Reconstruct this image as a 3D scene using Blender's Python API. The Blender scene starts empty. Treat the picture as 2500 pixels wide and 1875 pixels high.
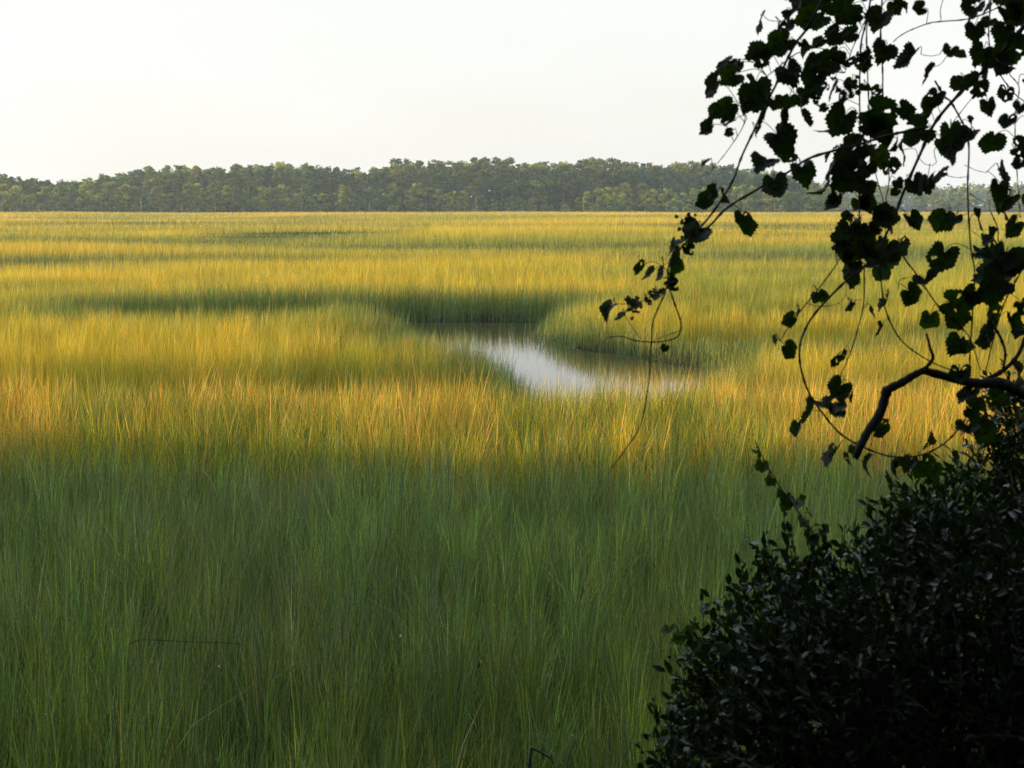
import bpy, math, random
import numpy as np
from mathutils import Vector, Matrix
rng = np.random.default_rng(7); random.seed(7)
SC = bpy.context.scene; COL = SC.collection
R = math.radians
# ------------------------------------------------------------------ camera
F = 3434.0; CX, CY = 1250.0, 937.5; HOR = 500.0; EYE = 4.2
PITCH = math.atan((CY - HOR) / F)
cam_d = bpy.data.cameras.new("camera"); cam = bpy.data.objects.new("camera", cam_d); COL.objects.link(cam)
cam_d.sensor_width = 36; cam_d.lens = 36 * F / 2500; cam_d.clip_start = 0.05; cam_d.clip_end = 9000
cam.location = (0, 0, EYE); cam.rotation_euler = (R(90) - PITCH, 0, 0)
SC.camera = cam
cam_d.dof.use_dof = True; cam_d.dof.focus_distance = 22; cam_d.dof.aperture_fstop = 12
cp, sp = math.cos(PITCH), math.sin(PITCH)
def ray(px, py):                                   # photo pixel -> direction with y = 1
    a = (px - CX) / F; b = (CY - py) / F
    v = Vector((a, cp + b * sp, -sp + b * cp)); return v / v.y
def P(px, py, d): return Vector((0, 0, EYE)) + ray(px, py) * d

# ------------------------------------------------------------------ light
AZ_FRONT, EL = 8.0, 5.5                            # sun to the left, a little in front
S = Vector((-math.cos(R(EL)) * math.cos(R(AZ_FRONT)), math.cos(R(EL)) * math.sin(R(AZ_FRONT)), math.sin(R(EL))))
sun_d = bpy.data.lights.new("sun", 'SUN'); sun = bpy.data.objects.new("sun", sun_d); COL.objects.link(sun)
sun_d.energy = 5.0; sun_d.angle = R(0.55); sun_d.color = (1.0, 0.64, 0.25)
sun.rotation_euler = S.to_track_quat('Z', 'Y').to_euler(); sun.location = (-40, 10, 30)
W = bpy.data.worlds.new("World"); SC.world = W; W.use_nodes = True
nt = W.node_tree; nt.nodes.clear()
sky = nt.nodes.new('ShaderNodeTexSky'); sky.sky_type = 'NISHITA'; sky.sun_disc = False
sky.sun_elevation = R(EL); sky.sun_rotation = math.atan2(S.x, S.y); sky.air_density = 1.0; sky.dust_density = 2.5; sky.ozone_density = 1.0
bg = nt.nodes.new('ShaderNodeBackground'); bg.inputs[1].default_value = 0.12
out = nt.nodes.new('ShaderNodeOutputWorld')
# thin high cloud veil: whitens the sky, brightened and blued overhead, out of view, to fill the shaded foreground
N = nt.nodes.new; L = nt.links.new
tc = N('ShaderNodeTexCoord'); mp = N('ShaderNodeMapping'); mp.inputs['Scale'].default_value = (1, 1, 3.5)
nz = N('ShaderNodeTexNoise'); nz.inputs['Scale'].default_value = 2.2; nz.inputs['Detail'].default_value = 5
rp = N('ShaderNodeMapRange'); rp.inputs[1].default_value = .3; rp.inputs[2].default_value = .7; rp.inputs[3].default_value = .74; rp.inputs[4].default_value = .97
sx = N('ShaderNodeSeparateXYZ'); L(tc.outputs['Generated'], sx.inputs[0])
el = N('ShaderNodeMapRange'); el.inputs[1].default_value = .20; el.inputs[2].default_value = .65; el.inputs[3].default_value = 0; el.inputs[4].default_value = 1; L(sx.outputs[2], el.inputs[0])
vc = N('ShaderNodeMix'); vc.data_type = 'RGBA'; vc.inputs[6].default_value = (2.70, 2.71, 2.68, 1); vc.inputs[7].default_value = (5.1, 6.3, 7.5, 1); L(el.outputs[0], vc.inputs[0])
mx = N('ShaderNodeMix'); mx.data_type = 'RGBA'; L(vc.outputs[2], mx.inputs[7])
L(tc.outputs['Generated'], mp.inputs[0]); L(mp.outputs[0], nz.inputs[0]); L(nz.outputs[0], rp.inputs[0]); L(rp.outputs[0], mx.inputs[0])
L(sky.outputs[0], mx.inputs[6]); L(mx.outputs[2], bg.inputs[0]); L(bg.outputs[0], out.inputs[0])
SC.view_settings.view_transform = 'Standard'; SC.view_settings.look = 'None'; SC.view_settings.gamma = 1; SC.view_settings.exposure = 1.65
SC.cycles.max_bounces = 6; SC.cycles.diffuse_bounces = 2; SC.cycles.glossy_bounces = 3; SC.cycles.transmission_bounces = 4; SC.cycles.volume_bounces = 1
SC.cycles.transparent_max_bounces = 6; SC.cycles.sample_clamp_indirect = 6
try: SC.cycles.use_denoising = True; SC.cycles.denoising_prefilter = 'NONE'
except Exception: pass

# ------------------------------------------------------------------ helpers
def tag(o, label=None, cat=None, group=None, kind=None):
    if label: o['label'] = label
    if cat: o['category'] = cat
    if group: o['group'] = group
    if kind: o['kind'] = kind
    return o
def empty(name, loc=(0, 0, 0)):
    o = bpy.data.objects.new(name, None); o.location = loc; o.empty_display_size = .3; COL.objects.link(o); return o
def np_mesh(name, verts, polys, mat, tint=None, parent=None, smooth=True, loc=None):
    """verts (n,3); polys list of (k, array(m,k)) index arrays"""
    me = bpy.data.meshes.new(name); verts = np.asarray(verts, dtype=np.float32)
    if loc is not None: verts = verts - np.asarray(loc, dtype=np.float32)
    me.vertices.add(len(verts)); me.vertices.foreach_set('co', verts.ravel())
    idx = np.concatenate([np.asarray(a, dtype=np.int32).ravel() for a in polys])
    tot = np.concatenate([np.full(len(a), a.shape[1], dtype=np.int32) for a in polys])
    st = np.concatenate([[0], np.cumsum(tot)[:-1]]).astype(np.int32)
    me.loops.add(len(idx)); me.loops.foreach_set('vertex_index', idx)
    me.polygons.add(len(tot)); me.polygons.foreach_set('loop_start', st)
    me.polygons.foreach_set('use_smooth', np.full(len(tot), smooth))
    me.update(calc_edges=True)
    if tint is not None:
        at = me.attributes.new('tint', 'FLOAT_COLOR', 'POINT')
        t = np.ones((len(verts), 4), dtype=np.float32); t[:, :3] = tint; at.data.foreach_set('color', t.ravel())
    me.materials.append(mat)
    o = bpy.data.objects.new(name, me); COL.objects.link(o)
    if loc is not None: o.location = loc
    if parent: o.parent = parent
    return o
class MB:
    def __init__(s): s.v = []; s.f = {}; s.t = []; s.n = 0
    def add(s, v, polys, tint=(1, 1, 1)):
        v = np.asarray(v, dtype=np.float32).reshape(-1, 3)
        s.v.append(v); s.t.append(np.broadcast_to(np.asarray(tint, dtype=np.float32), (len(v), 3)))
        for a in polys:
            a = np.asarray(a, dtype=np.int32)
            if len(a): s.f.setdefault(a.shape[1], []).append(a + s.n)
        s.n += len(v)
    def tube(s, pts, rads, sides=6, tint=(1, 1, 1)):
        pts = [Vector(p) for p in pts]; n = len(pts); V = []
        for i, p in enumerate(pts):
            t = (pts[min(i + 1, n - 1)] - pts[max(i - 1, 0)])
            if t.length < 1e-9: t = Vector((0, 0, 1))
            t.normalize(); a = t.cross(Vector((.3, .9, .2)));  a.normalize(); b = t.cross(a)
            for k in range(sides):
                w = 2 * math.pi * k / sides; V.append(p + (a * math.cos(w) + b * math.sin(w)) * rads[i])
        Q = [(i * sides + k, i * sides + (k + 1) % sides, (i + 1) * sides + (k + 1) % sides, (i + 1) * sides + k) for i in range(n - 1) for k in range(sides)]
        V.append(pts[0]); V.append(pts[-1]); a, b = n * sides, n * sides + 1
        T = [(a, (k + 1) % sides, k) for k in range(sides)] + [(b, (n - 1) * sides + k, (n - 1) * sides + (k + 1) % sides) for k in range(sides)]
        s.add([tuple(v) for v in V], [np.array(Q), np.array(T)], tint)
    def build(s, name, mat, parent=None, loc=None, smooth=True):
        return np_mesh(name, np.concatenate(s.v), [np.concatenate(a) for a in s.f.values()], mat, np.concatenate(s.t), parent, smooth, loc)
def smoothpath(pts, n=8):                           # Catmull-Rom
    pts = [Vector(p) for p in pts]
    q = [pts[0] * 2 - pts[1]] + pts + [pts[-1] * 2 - pts[-2]]; o = []
    for i in range(1, len(q) - 2):
        for k in range(n):
            t = k / n; a, b, c, d = q[i - 1], q[i], q[i + 1], q[i + 2]
            o.append(.5 * ((2 * b) + (c - a) * t + (2 * a - 5 * b + 4 * c - d) * t * t + (3 * b - a - 3 * c + d) * t ** 3))
    o.append(pts[-1]); return o
def hsh(ix, iy, seed):
    n = (ix.astype(np.int64) * 374761393 + iy.astype(np.int64) * 668265263 + seed * 982451653) & 0x7fffffff
    n = ((n ^ (n >> 13)) * 1274126177) & 0x7fffffff
    return ((n ^ (n >> 16)) & 0xffff) / 65535.0
def vnoise(x, y, seed=0, octv=3):
    r = 0; amp = 1; tot = 0
    x = np.asarray(x, dtype=np.float64); y = np.asarray(y, dtype=np.float64)
    for o in range(octv):
        ix, iy = np.floor(x), np.floor(y); fx, fy = x - ix, y - iy
        fx = fx * fx * (3 - 2 * fx); fy = fy * fy * (3 - 2 * fy)
        a, b, c, d = hsh(ix, iy, seed + o), hsh(ix + 1, iy, seed + o), hsh(ix, iy + 1, seed + o), hsh(ix + 1, iy + 1, seed + o)
        r = r + amp * ((a * (1 - fx) + b * fx) * (1 - fy) + (c * (1 - fx) + d * fx) * fy); tot += amp
        x, y, amp = x * 2.03 + 11.7, y * 2.03 + 5.3, amp * .5
    return r / tot
def sstep(a, b, x):
    t = np.clip((x - a) / (b - a), 0, 1); return t * t * (3 - 2 * t)

# ------------------------------------------------------------------ materials
def mat_new(name):
    m = bpy.data.materials.new(name); m.use_nodes = True; t = m.node_tree; t.nodes.clear(); return m, t, t.nodes.new('ShaderNodeOutputMaterial')
def leafy(name, col, rough=.5, spec=.3, trans=.4, tcol=(1.2, 1.25, .5), noise=0.0, scale=30, vary=False):
    """leaf/blade: principled + translucent, colour = col x per-piece tint"""
    m, t, o = mat_new(name)
    at = t.nodes.new('ShaderNodeAttribute'); at.attribute_name = 'tint'
    mu = t.nodes.new('ShaderNodeMix'); mu.data_type = 'RGBA'; mu.blend_type = 'MULTIPLY'; mu.inputs[0].default_value = 1; mu.inputs[7].default_value = (*col, 1)
    t.links.new(at.outputs['Color'], mu.inputs[6]); c = mu.outputs[2]
    if noise:
        n = t.nodes.new('ShaderNodeTexNoise'); n.inputs['Scale'].default_value = scale; n.inputs['Detail'].default_value = 3
        g = t.nodes.new('ShaderNodeNewGeometry'); t.links.new(g.outputs['Position'], n.inputs[0])
        mr = t.nodes.new('ShaderNodeMapRange'); mr.inputs[1].default_value = .3; mr.inputs[2].default_value = .7; mr.inputs[3].default_value = 1 - noise; mr.inputs[4].default_value = 1 + noise
        t.links.new(n.outputs[0], mr.inputs[0])
        m2 = t.nodes.new('ShaderNodeVectorMath'); m2.operation = 'SCALE'; t.links.new(c, m2.inputs[0]); t.links.new(mr.outputs[0], m2.inputs[3]); c = m2.outputs[0]
    if vary:                                        # each tree its own tone
        oi = t.nodes.new('ShaderNodeObjectInfo'); rr = t.nodes.new('ShaderNodeValToRGB'); e = rr.color_ramp.elements; e[0].color = (.62, .78, .95, 1); e[1].color = (1.9, 1.45, .75, 1); e.new(.45).color = (.95, 1.0, .9, 1); e.new(.75).color = (1.35, 1.3, .75, 1)
        t.links.new(oi.outputs['Random'], rr.inputs[0]); m4 = t.nodes.new('ShaderNodeVectorMath'); m4.operation = 'MULTIPLY'; t.links.new(c, m4.inputs[0]); t.links.new(rr.outputs[0], m4.inputs[1]); c = m4.outputs[0]
    p = t.nodes.new('ShaderNodeBsdfPrincipled'); p.inputs['Roughness'].default_value = rough; p.inputs['Specular IOR Level'].default_value = spec
    t.links.new(c, p.inputs['Base Color'])
    tr = t.nodes.new('ShaderNodeBsdfTranslucent')
    m3 = t.nodes.new('ShaderNodeVectorMath'); m3.operation = 'MULTIPLY'; m3.inputs[1].default_value = tcol; t.links.new(c, m3.inputs[0]); t.links.new(m3.outputs[0], tr.inputs[0])
    ms = t.nodes.new('ShaderNodeMixShader'); ms.inputs[0].default_value = trans
    t.links.new(p.outputs[0], ms.inputs[1]); t.links.new(tr.outputs[0], ms.inputs[2]); t.links.new(ms.outputs[0], o.inputs[0])
    return m
def bark(name, c1, c2, scale=8, rough=.85):
    m, t, o = mat_new(name)
    n = t.nodes.new('ShaderNodeTexNoise'); n.inputs['Scale'].default_value = scale; n.inputs['Detail'].default_value = 6
    tc = t.nodes.new('ShaderNodeTexCoord'); mp = t.nodes.new('ShaderNodeMapping'); mp.inputs['Scale'].default_value = (1, 1, .25)
    t.links.new(tc.outputs['Object'], mp.inputs[0]); t.links.new(mp.outputs[0], n.inputs[0])
    r = t.nodes.new('ShaderNodeValToRGB'); r.color_ramp.elements[0].position = .35; r.color_ramp.elements[1].position = .7
    r.color_ramp.elements[0].color = (*c1, 1); r.color_ramp.elements[1].color = (*c2, 1); t.links.new(n.outputs[0], r.inputs[0])
    p = t.nodes.new('ShaderNodeBsdfPrincipled'); p.inputs['Roughness'].default_value = rough; t.links.new(r.outputs[0], p.inputs['Base Color'])
    b = t.nodes.new('ShaderNodeBump'); b.inputs['Strength'].default_value = .5; b.inputs['Distance'].default_value = .02; t.links.new(n.outputs[0], b.inputs['Height']); t.links.new(b.outputs[0], p.inputs['Normal'])
    t.links.new(p.outputs[0], o.inputs[0]); return m
M_grass = leafy('grass_blade', (1.35, 1.35, 1.35), .5, .3, .33, (1.25, 1.15, .45))
M_grass_near = leafy('shaded_grass_blade', (1.3, 1.35, 1.35), .42, .4, .20, (1.2, 1.15, .5))
M_pine = leafy('pine_needles', (.050, .080, .022), .6, .2, .3, vary=True)
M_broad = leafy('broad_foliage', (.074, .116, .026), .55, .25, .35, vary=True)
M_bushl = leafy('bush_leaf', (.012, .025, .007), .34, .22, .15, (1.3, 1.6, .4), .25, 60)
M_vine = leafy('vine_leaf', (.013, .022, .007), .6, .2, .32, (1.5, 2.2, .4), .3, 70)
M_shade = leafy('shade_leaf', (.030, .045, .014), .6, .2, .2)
M_bark = bark('bark', (.05, .035, .025), (.14, .10, .07))
M_pbark = bark('pine_bark', (.08, .05, .035), (.18, .12, .085), 2)
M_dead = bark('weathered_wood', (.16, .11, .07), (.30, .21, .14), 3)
M_twig = bark('vine_stem', (.022, .015, .010), (.06, .04, .028), 40)
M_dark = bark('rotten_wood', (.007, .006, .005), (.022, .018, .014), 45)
def ground_mat():
    m, t, o = mat_new('marsh_mud'); N = t.nodes.new
    g = N('ShaderNodeNewGeometry'); n = N('ShaderNodeTexNoise'); n.inputs['Scale'].default_value = .7; n.inputs['Detail'].default_value = 8
    t.links.new(g.outputs['Position'], n.inputs[0])
    r = N('ShaderNodeValToRGB'); e = r.color_ramp.elements; e[0].position = .35; e[0].color = (.010, .009, .007, 1); e[1].position = .7; e[1].color = (.035, .032, .016, 1)
    t.links.new(n.outputs[0], r.inputs[0])
    p = N('ShaderNodeBsdfDiffuse'); t.links.new(r.outputs[0], p.inputs['Color'])
    b = N('ShaderNodeBump'); b.inputs['Strength'].default_value = .6; b.inputs['Distance'].default_value = .05; t.links.new(n.outputs[0], b.inputs['Height']); t.links.new(b.outputs[0], p.inputs['Normal'])
    t.links.new(p.outputs[0], o.inputs[0]); return m
def water_mat():
    m, t, o = mat_new('creek_water'); N = t.nodes.new
    g = N('ShaderNodeNewGeometry'); mp = N('ShaderNodeMapping'); mp.inputs['Scale'].default_value = (.6, 1.6, 1)
    n = N('ShaderNodeTexNoise'); n.inputs['Scale'].default_value = 2.0; n.inputs['Detail'].default_value = 4
    t.links.new(g.outputs['Position'], mp.inputs[0]); t.links.new(mp.outputs[0], n.inputs[0])
    p = N('ShaderNodeBsdfPrincipled'); p.inputs['Base Color'].default_value = (.018, .018, .012, 1); p.inputs['Roughness'].default_value = .04; p.inputs['IOR'].default_value = 4.0
    p.inputs['Specular IOR Level'].default_value = .5
    b = N('ShaderNodeBump'); b.inputs['Strength'].default_value = .014; b.inputs['Distance'].default_value = .03; t.links.new(n.outputs[0], b.inputs['Height']); t.links.new(b.outputs[0], p.inputs['Normal'])
    t.links.new(p.outputs[0], o.inputs[0]); return m
M_ground = ground_mat(); M_water = water_mat()

# ------------------------------------------------------------------ the lie of the land
CREEK = np.array([(-14, 47.2), (-12.5, 48.8), (-9, 50.2), (-4, 50.8), (0, 50.6), (2.2, 49.5), (1.2, 47.2), (.3, 44.6), (.9, 42), (2, 40.5), (2.6, 39.2), (3.4, 37.5), (4.2, 36.2), (6, 35), (8, 34.4), (12, 34.6),
                  (12, 33.5), (8, 33.3), (5.2, 32.6), (4.0, 30.6), (3.0, 27.6), (2.0, 25.8), (1.2, 26.2), (.95, 27.5), (.75, 29.5), (.45, 32.0), (-.25, 33.2), (-1.0, 35.4), (-1.7, 38), (-2.5, 41), (-3.6, 44.6), (-4.8, 46.6), (-6.5, 45.8), (-8, 43.6), (-11, 43.2), (-13.5, 45.2)])
FARCREEK = np.array([(-46, 196), (-38, 199), (-28, 203), (-17, 204), (-13, 201), (-17, 196), (-28, 193), (-40, 190)])
def poly_sd(x, y, poly):                            # signed distance, negative inside
    d = np.full(x.shape, 1e9); ins = np.zeros(x.shape, bool); n = len(poly)
    for i in range(n):
        ax, ay = poly[i]; bx, by = poly[(i + 1) % n]; ex, ey = bx - ax, by - ay
        t = np.clip(((x - ax) * ex + (y - ay) * ey) / (ex * ex + ey * ey), 0, 1)
        d = np.minimum(d, np.hypot(x - ax - t * ex, y - ay - t * ey))
        c = ((ay > y) != (by > y)) & (x < (bx - ax) * (y - ay) / (by - ay + 1e-12) + ax); ins ^= c
    return np.where(ins, -d, d)
def creek_sd(x, y):
    x = np.asarray(x, float); y = np.asarray(y, float); d = np.full(x.shape, 50.0)
    m = (y < 75) & (y > 10) & (np.abs(x) < 45)
    if m.any(): d[m] = poly_sd(x[m], y[m], CREEK)
    m = (y > 150) & (y < 250)
    if m.any(): d[m] = poly_sd(x[m], y[m], FARCREEK)
    return d + (vnoise(x * .9, y * .9, 5, 2) - .5) * .9
def bank(x, y):                                     # the bluff the photographer stands on
    e = 6.0 + .5 * np.sin(x * .5)
    e = np.where(x < -9, e + (sstep(-9, -13, x)) * 9.5, e)
    return np.clip(2.6 * (1 - sstep(.3, 1, y / e)), 0, 2.6)
SWALES = [  # x, y, rx, ry, depth : dips of shorter, greener grass, whose shade is also painted into the blade colour
    (-9, 25.3, 8, 2.2, .72), (-2.0, 25.8, 4, 2.0, .66), (-20, 25.6, 8, 2.4, .7), (-3.4, 36, 2.2, 2.5, .35), (6, 26, 5, 1.5, .35), (6.5, 37.5, 4.5, 2.0, .5), (10.5, 33.5, 3.5, 2.2, .5),
    (6, 50, 2.6, 1.2, .5), (-42, 143, 22, 12, .7), (-25, 178, 11.5, 24, .95), (2.4, 25.8, 2.6, 1.5, .38), (-33, 93, 26, 6.5, .38), (-27, 80, 5.5, 2.8, .6), (-13, 70, 4, 2.2, .65), (-5.4, 71, 2.2, 2.0, .65), (1.2, 70, 2.6, 2.0, .6), (4, 69, 2.2, 2.2, .65), (9, 67, 4.6, 2.0, .6), (17, 70, 4.5, 2.4, .55),
    (28, 172, 20, 9, .45), (15, 103, 17, 5, .4), (33, 108, 14, 5, .4), (-4, 120, 16, 6, .4), (45, 150, 20, 8, .45), (-75, 190, 24, 10, .5), (8, 240, 24, 14, .5), (-60, 270, 34, 16, .5), (60, 260, 34, 14, .5), (0, 330, 60, 16, .45), (90, 360, 50, 18, .45), (-95, 370, 50, 16, .45),
    (9.6, 45, 2.0, 1.5, .4), (13, 29, 2.4, 2.2, .4), (12, 38.5, 2, 1.6, .4), (7.5, 44, 1.8, 1.4, .35), (-17, 60, 5, 1.6, .4), (13, 57, 4, 1.5, .5)]
r0 = random.Random(5)
for _ in range(26):
    y_ = 64 * (480 / 64) ** r0.random(); k_ = y_ / 100
    SWALES.append((r0.uniform(-.42, .42) * y_, y_, r0.uniform(4, 15) * k_ ** .9, r0.uniform(1.8, 5) * k_ ** 1.1, r0.uniform(.45, .85)))
def ground_z(x, y, sd):
    return .16 + .10 * (vnoise(x * .15, y * .15, 3, 2) - .5) - sstep(1.4, -1.0, sd) * .75 + bank(x, y)
def swale_w(x, y):
    w = np.zeros(np.shape(x)); dp_ = np.zeros(np.shape(x)); ww = y + 1.4 * (vnoise(x * .25, y * .25, 31, 3) - .5) * np.clip(y / 40, .8, 4)
    for (sx, sy, rx, ry, dp) in SWALES:
        g = np.exp(-.8 * (((x - sx) / rx) ** 2 + ((ww - sy) / ry) ** 2) ** 2); w = np.maximum(w, g); dp_ = np.maximum(dp_, dp * g)
    return w, dp_
def sward(x, y, sd):                                # height of the grass
    h = 1.18 + .20 * (vnoise(x * .10, y * .22, 21, 3) - .5) * 2 + .14 * (vnoise(x * .9, y * .9, 22, 2) - .5) * 2
    far = sstep(55, 130, y); h = h + far * ((vnoise(x * .022, y * .06, 23, 3) - .5) * 2.2)
    h = h - swale_w(x, y)[1]
    h = h * (1 - .30 * sstep(1.6, .1, sd) * sstep(47, 43, y)) + .14 * sstep(4, 1.5, sd) * sstep(47, 49, y) * sstep(70, 60, y)
    h = h + .10 * sstep(14.5, 18, y) * sstep(23.2, 21.5, y)         # the taller reddish reed band
    h = h + .12 * sstep(27, 28.3, y) * sstep(38, 34, y) * sstep(-2, -5, x)
    return np.maximum(h, .25)

# ground sheet
rows = np.concatenate([np.linspace(-120, 0, 13)[:-1], np.linspace(0, 24, 60)[:-1], np.linspace(24, 56, 200)[:-1], np.geomspace(56, 260, 110)[:-1], np.geomspace(260, 6000, 40)])
NCOL = 421; cols = np.sign(np.linspace(-1, 1, NCOL)) * np.abs(np.linspace(-1, 1, NCOL)) ** 2.0
GX = cols[None, :] * (70 + 1.0 * np.maximum(rows, 0))[:, None] * (1 + sstep(400, 6000, rows) * .6)[:, None]; GY = np.repeat(rows[:, None], NCOL, 1)
gx, gy = GX.ravel(), GY.ravel(); gz = ground_z(gx, gy, creek_sd(gx, gy))
nr, nc = GX.shape; ii = (np.arange(nr - 1)[:, None] * nc + np.arange(nc - 1)[None, :]).ravel()
o = np_mesh('ground', np.stack([gx, gy, gz], 1), [np.stack([ii, ii + 1, ii + nc + 1, ii + nc], 1)], M_ground); tag(o, kind='structure')
for nm, (x0, x1, y0, y1) in (('creek_water', (-26, 18, 24, 56)), ('creek_water', (-60, 0, 180, 215))):
    o = np_mesh(nm, [(x0, y0, 0), (x1, y0, 0), (x1, y1, 0), (x0, y1, 0)], [np.array([[0, 1, 2, 3]])], M_water); tag(o, kind='structure')

# ------------------------------------------------------------------ grass
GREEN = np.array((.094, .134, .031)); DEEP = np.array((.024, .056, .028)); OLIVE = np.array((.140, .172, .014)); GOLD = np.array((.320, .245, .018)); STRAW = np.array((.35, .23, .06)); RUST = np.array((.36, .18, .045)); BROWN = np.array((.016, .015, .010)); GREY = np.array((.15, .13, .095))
def scatter(n, y0, y1, power, mx, slope=.40):
    """n points in the widening strip y0..y1 with density ~ y^-power"""
    k = 2 - power                                   # width ~ y -> pdf ~ y^(1-power)
    u = rng.random(n)
    y = (y0 ** k + u * (y1 ** k - y0 ** k)) ** (1 / k) if abs(k) > 1e-6 else y0 * (y1 / y0) ** u
    x = (rng.random(n) * 2 - 1) * (slope * y + mx)
    return x, y
def blades(name, x, y, wid, nseg, hvar, lean, label, palette, bend=.25, clump=0, gather=.55, tall=1.0):
    sd = creek_sd(x, y); keep = sd > (.30 + .5 * rng.random(len(x)) ** 3)
    keep |= (sd > .0) & (rng.random(len(x)) < .05)
    keep &= bank(x, y) < 1.4
    x, y, sd = x[keep], y[keep], sd[keep]
    if clump:                                       # gather the stems into tussocks
        ci, cj = np.floor(x / clump), np.floor(y / clump); k = gather * rng.random(len(x)) ** .5 * sstep(1.2, 2.8, sd)
        tx_, ty_ = (ci + .15 + .7 * hsh(ci, cj, 71)) * clump, (cj + .15 + .7 * hsh(ci, cj, 72)) * clump
        x = x + (tx_ - x) * k; y = y + (ty_ - y) * k; hcl = 1 + .34 * (hsh(ci, cj, 73) - .5); ccl = np.exp((1.0 if y.max() < 17 else .4) * (hsh(ci, cj, 74) - .5))[:, None]; ccl = ccl * np.stack([1 + .35 * (hsh(ci, cj, 75) - .4), np.ones(len(x)), 1 - .2 * hsh(ci, cj, 75)], 1)
    else: hcl = ccl = 1.0
    wid = wid[keep] if np.ndim(wid) else wid
    n = len(x); z = ground_z(x, y, sd)
    h = sward(x, y, sd) * hcl * tall * (1 + hvar * rng.normal(size=n)); h *= 1 - .55 * (rng.random(n) < .45) * rng.random(n)
    h = np.maximum(h, .2)
    az = rng.random(n) * 2 * np.pi; lm = np.abs(rng.normal(size=n)) * lean
    wind = .05 + .10 * (vnoise(x * .8, y * .8, 41, 2) - .5)
    lx = np.cos(az) * lm + wind * .9; ly = np.sin(az) * lm
    c = palette(x, y, sd, n) * ccl
    if y.max() < 17: h = np.where(c.sum(1) < .085, h * (.45 + .25 * rng.random(n)), h)  # darkest blades, mostly BROWN old stems, kept short to paint dark gaps low down
    cx_, cy_ = vnoise(x * 2.2, y * 2.2, 42, 1) - .5, vnoise(x * 2.2, y * 2.2, 43, 1) - .5
    sp_ = .09 if y.max() < 17 else .14; lx += cx_ * sp_; ly += cy_ * sp_
    baz = az + rng.normal(size=n) * .6; bm = np.abs(rng.normal(size=n)) * bend * (1 + 2.5 * (rng.random(n) < .06))
    fa = rng.random(n) * np.pi; sx, sy = np.cos(fa), np.sin(fa)
    K = nseg + 1; t = np.linspace(0, 1, K)
    V = np.zeros((n, 2 * nseg + 1, 3), np.float32)
    zt = np.sqrt(np.maximum(.25, 1 - np.minimum(.7, (lm + bm * .5) ** 2)))
    for k in range(K):
        tt = t[k]
        px = x + h * (lx * tt + np.cos(baz) * bm * tt ** 3); py = y + h * (ly * tt + np.sin(baz) * bm * tt ** 3)
        pz = z - .05 + h * (zt * tt - .55 * bm * bm * tt ** 4 - .12 * bm * tt ** 5)
        if k < nseg:
            w = wid * .5 * (1 - .75 * tt ** 1.6)
            V[:, 2 * k, 0] = px - sx * w; V[:, 2 * k, 1] = py - sy * w; V[:, 2 * k, 2] = pz
            V[:, 2 * k + 1, 0] = px + sx * w; V[:, 2 * k + 1, 1] = py + sy * w; V[:, 2 * k + 1, 2] = pz
        else:
            V[:, 2 * k, 0] = px; V[:, 2 * k, 1] = py; V[:, 2 * k, 2] = pz
    m = 2 * nseg + 1; base = (np.arange(n) * m)[:, None]
    quads = [base + np.array([[2 * k, 2 * k + 1, 2 * k + 3, 2 * k + 2]]) for k in range(nseg - 1)]
    polys = ([np.concatenate(quads)] if quads else []) + [base + np.array([[2 * nseg - 2, 2 * nseg - 1, 2 * nseg]])]
    tint = np.repeat(c[:, None, :], m, 1)
    if clump and y.max() < 17: tint[:, -3:] = tint[:, -3:] * .88 + .12 * np.array((.22, .22, .13))
    tint = tint.reshape(-1, 3)
    o = np_mesh(name, V.reshape(-1, 3), polys, M_grass_near if y.max() < 17 else M_grass, tint); tag(o, label, 'grass', kind='stuff'); return o
def choose(n, w, cols, blend=0.0, var=.30):                             # w (n,k) weights -> colour per blade
    cols = np.array(cols); w = w / w.sum(1, keepdims=True); mean = w @ cols
    cw = np.cumsum(w, 1); u = rng.random(n)[:, None]; i = (u > cw).sum(1).clip(0, len(cols) - 1)
    return (cols[i] * (1 - blend) + mean * blend) * np.exp(var * rng.normal(size=(n, 1))).clip(.3, 2.6)
def pal_near(x, y, sd, n):
    a = vnoise(x * .9, y * .5, 51, 3); g = vnoise(x * 1.3, y * .7, 52, 3)
    w = np.stack([1.0 + a * .8, .45 + 0 * a, .40 * a + .1, .015 + 0 * a, .06 + .55 * sstep(.52, .72, g) * sstep(6, 11, y), .55 + 0 * a], 1)
    return choose(n, w, [GREEN, DEEP, OLIVE, STRAW * .7, GREY, BROWN], 0, .42)
def pal_band(x, y, sd, n):
    a = vnoise(x * .5, y * .25, 53, 3); r = sstep(.40, .60, a)
    w = np.stack([.80 - .40 * r, .50 - .30 * r, .60 + 0 * r, .45 + 0 * r, .05 + .26 * r, .04 + .24 * r], 1)
    return choose(n, w, [GREEN, DEEP, OLIVE, GOLD, STRAW, RUST])
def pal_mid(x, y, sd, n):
    a = vnoise(x * .10, y * .16, 54, 3); g = sstep(.36, .60, a); w_ = np.maximum(sstep(2.0 + 1.6 * (x < .9), .5, sd), swale_w(x, y)[0]); w_ = np.maximum(w_, sstep(3.6, 2.0, sd) * sstep(47, 49, y)); l = 1 - w_  # w_: greener grass plus painted shade in swales, along shore and far bank
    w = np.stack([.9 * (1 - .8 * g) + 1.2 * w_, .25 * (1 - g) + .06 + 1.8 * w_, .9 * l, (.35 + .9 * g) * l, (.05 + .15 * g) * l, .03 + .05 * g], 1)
    return choose(n, w, [GREEN, DEEP, OLIVE, GOLD, STRAW, RUST], .6, .16)
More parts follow.
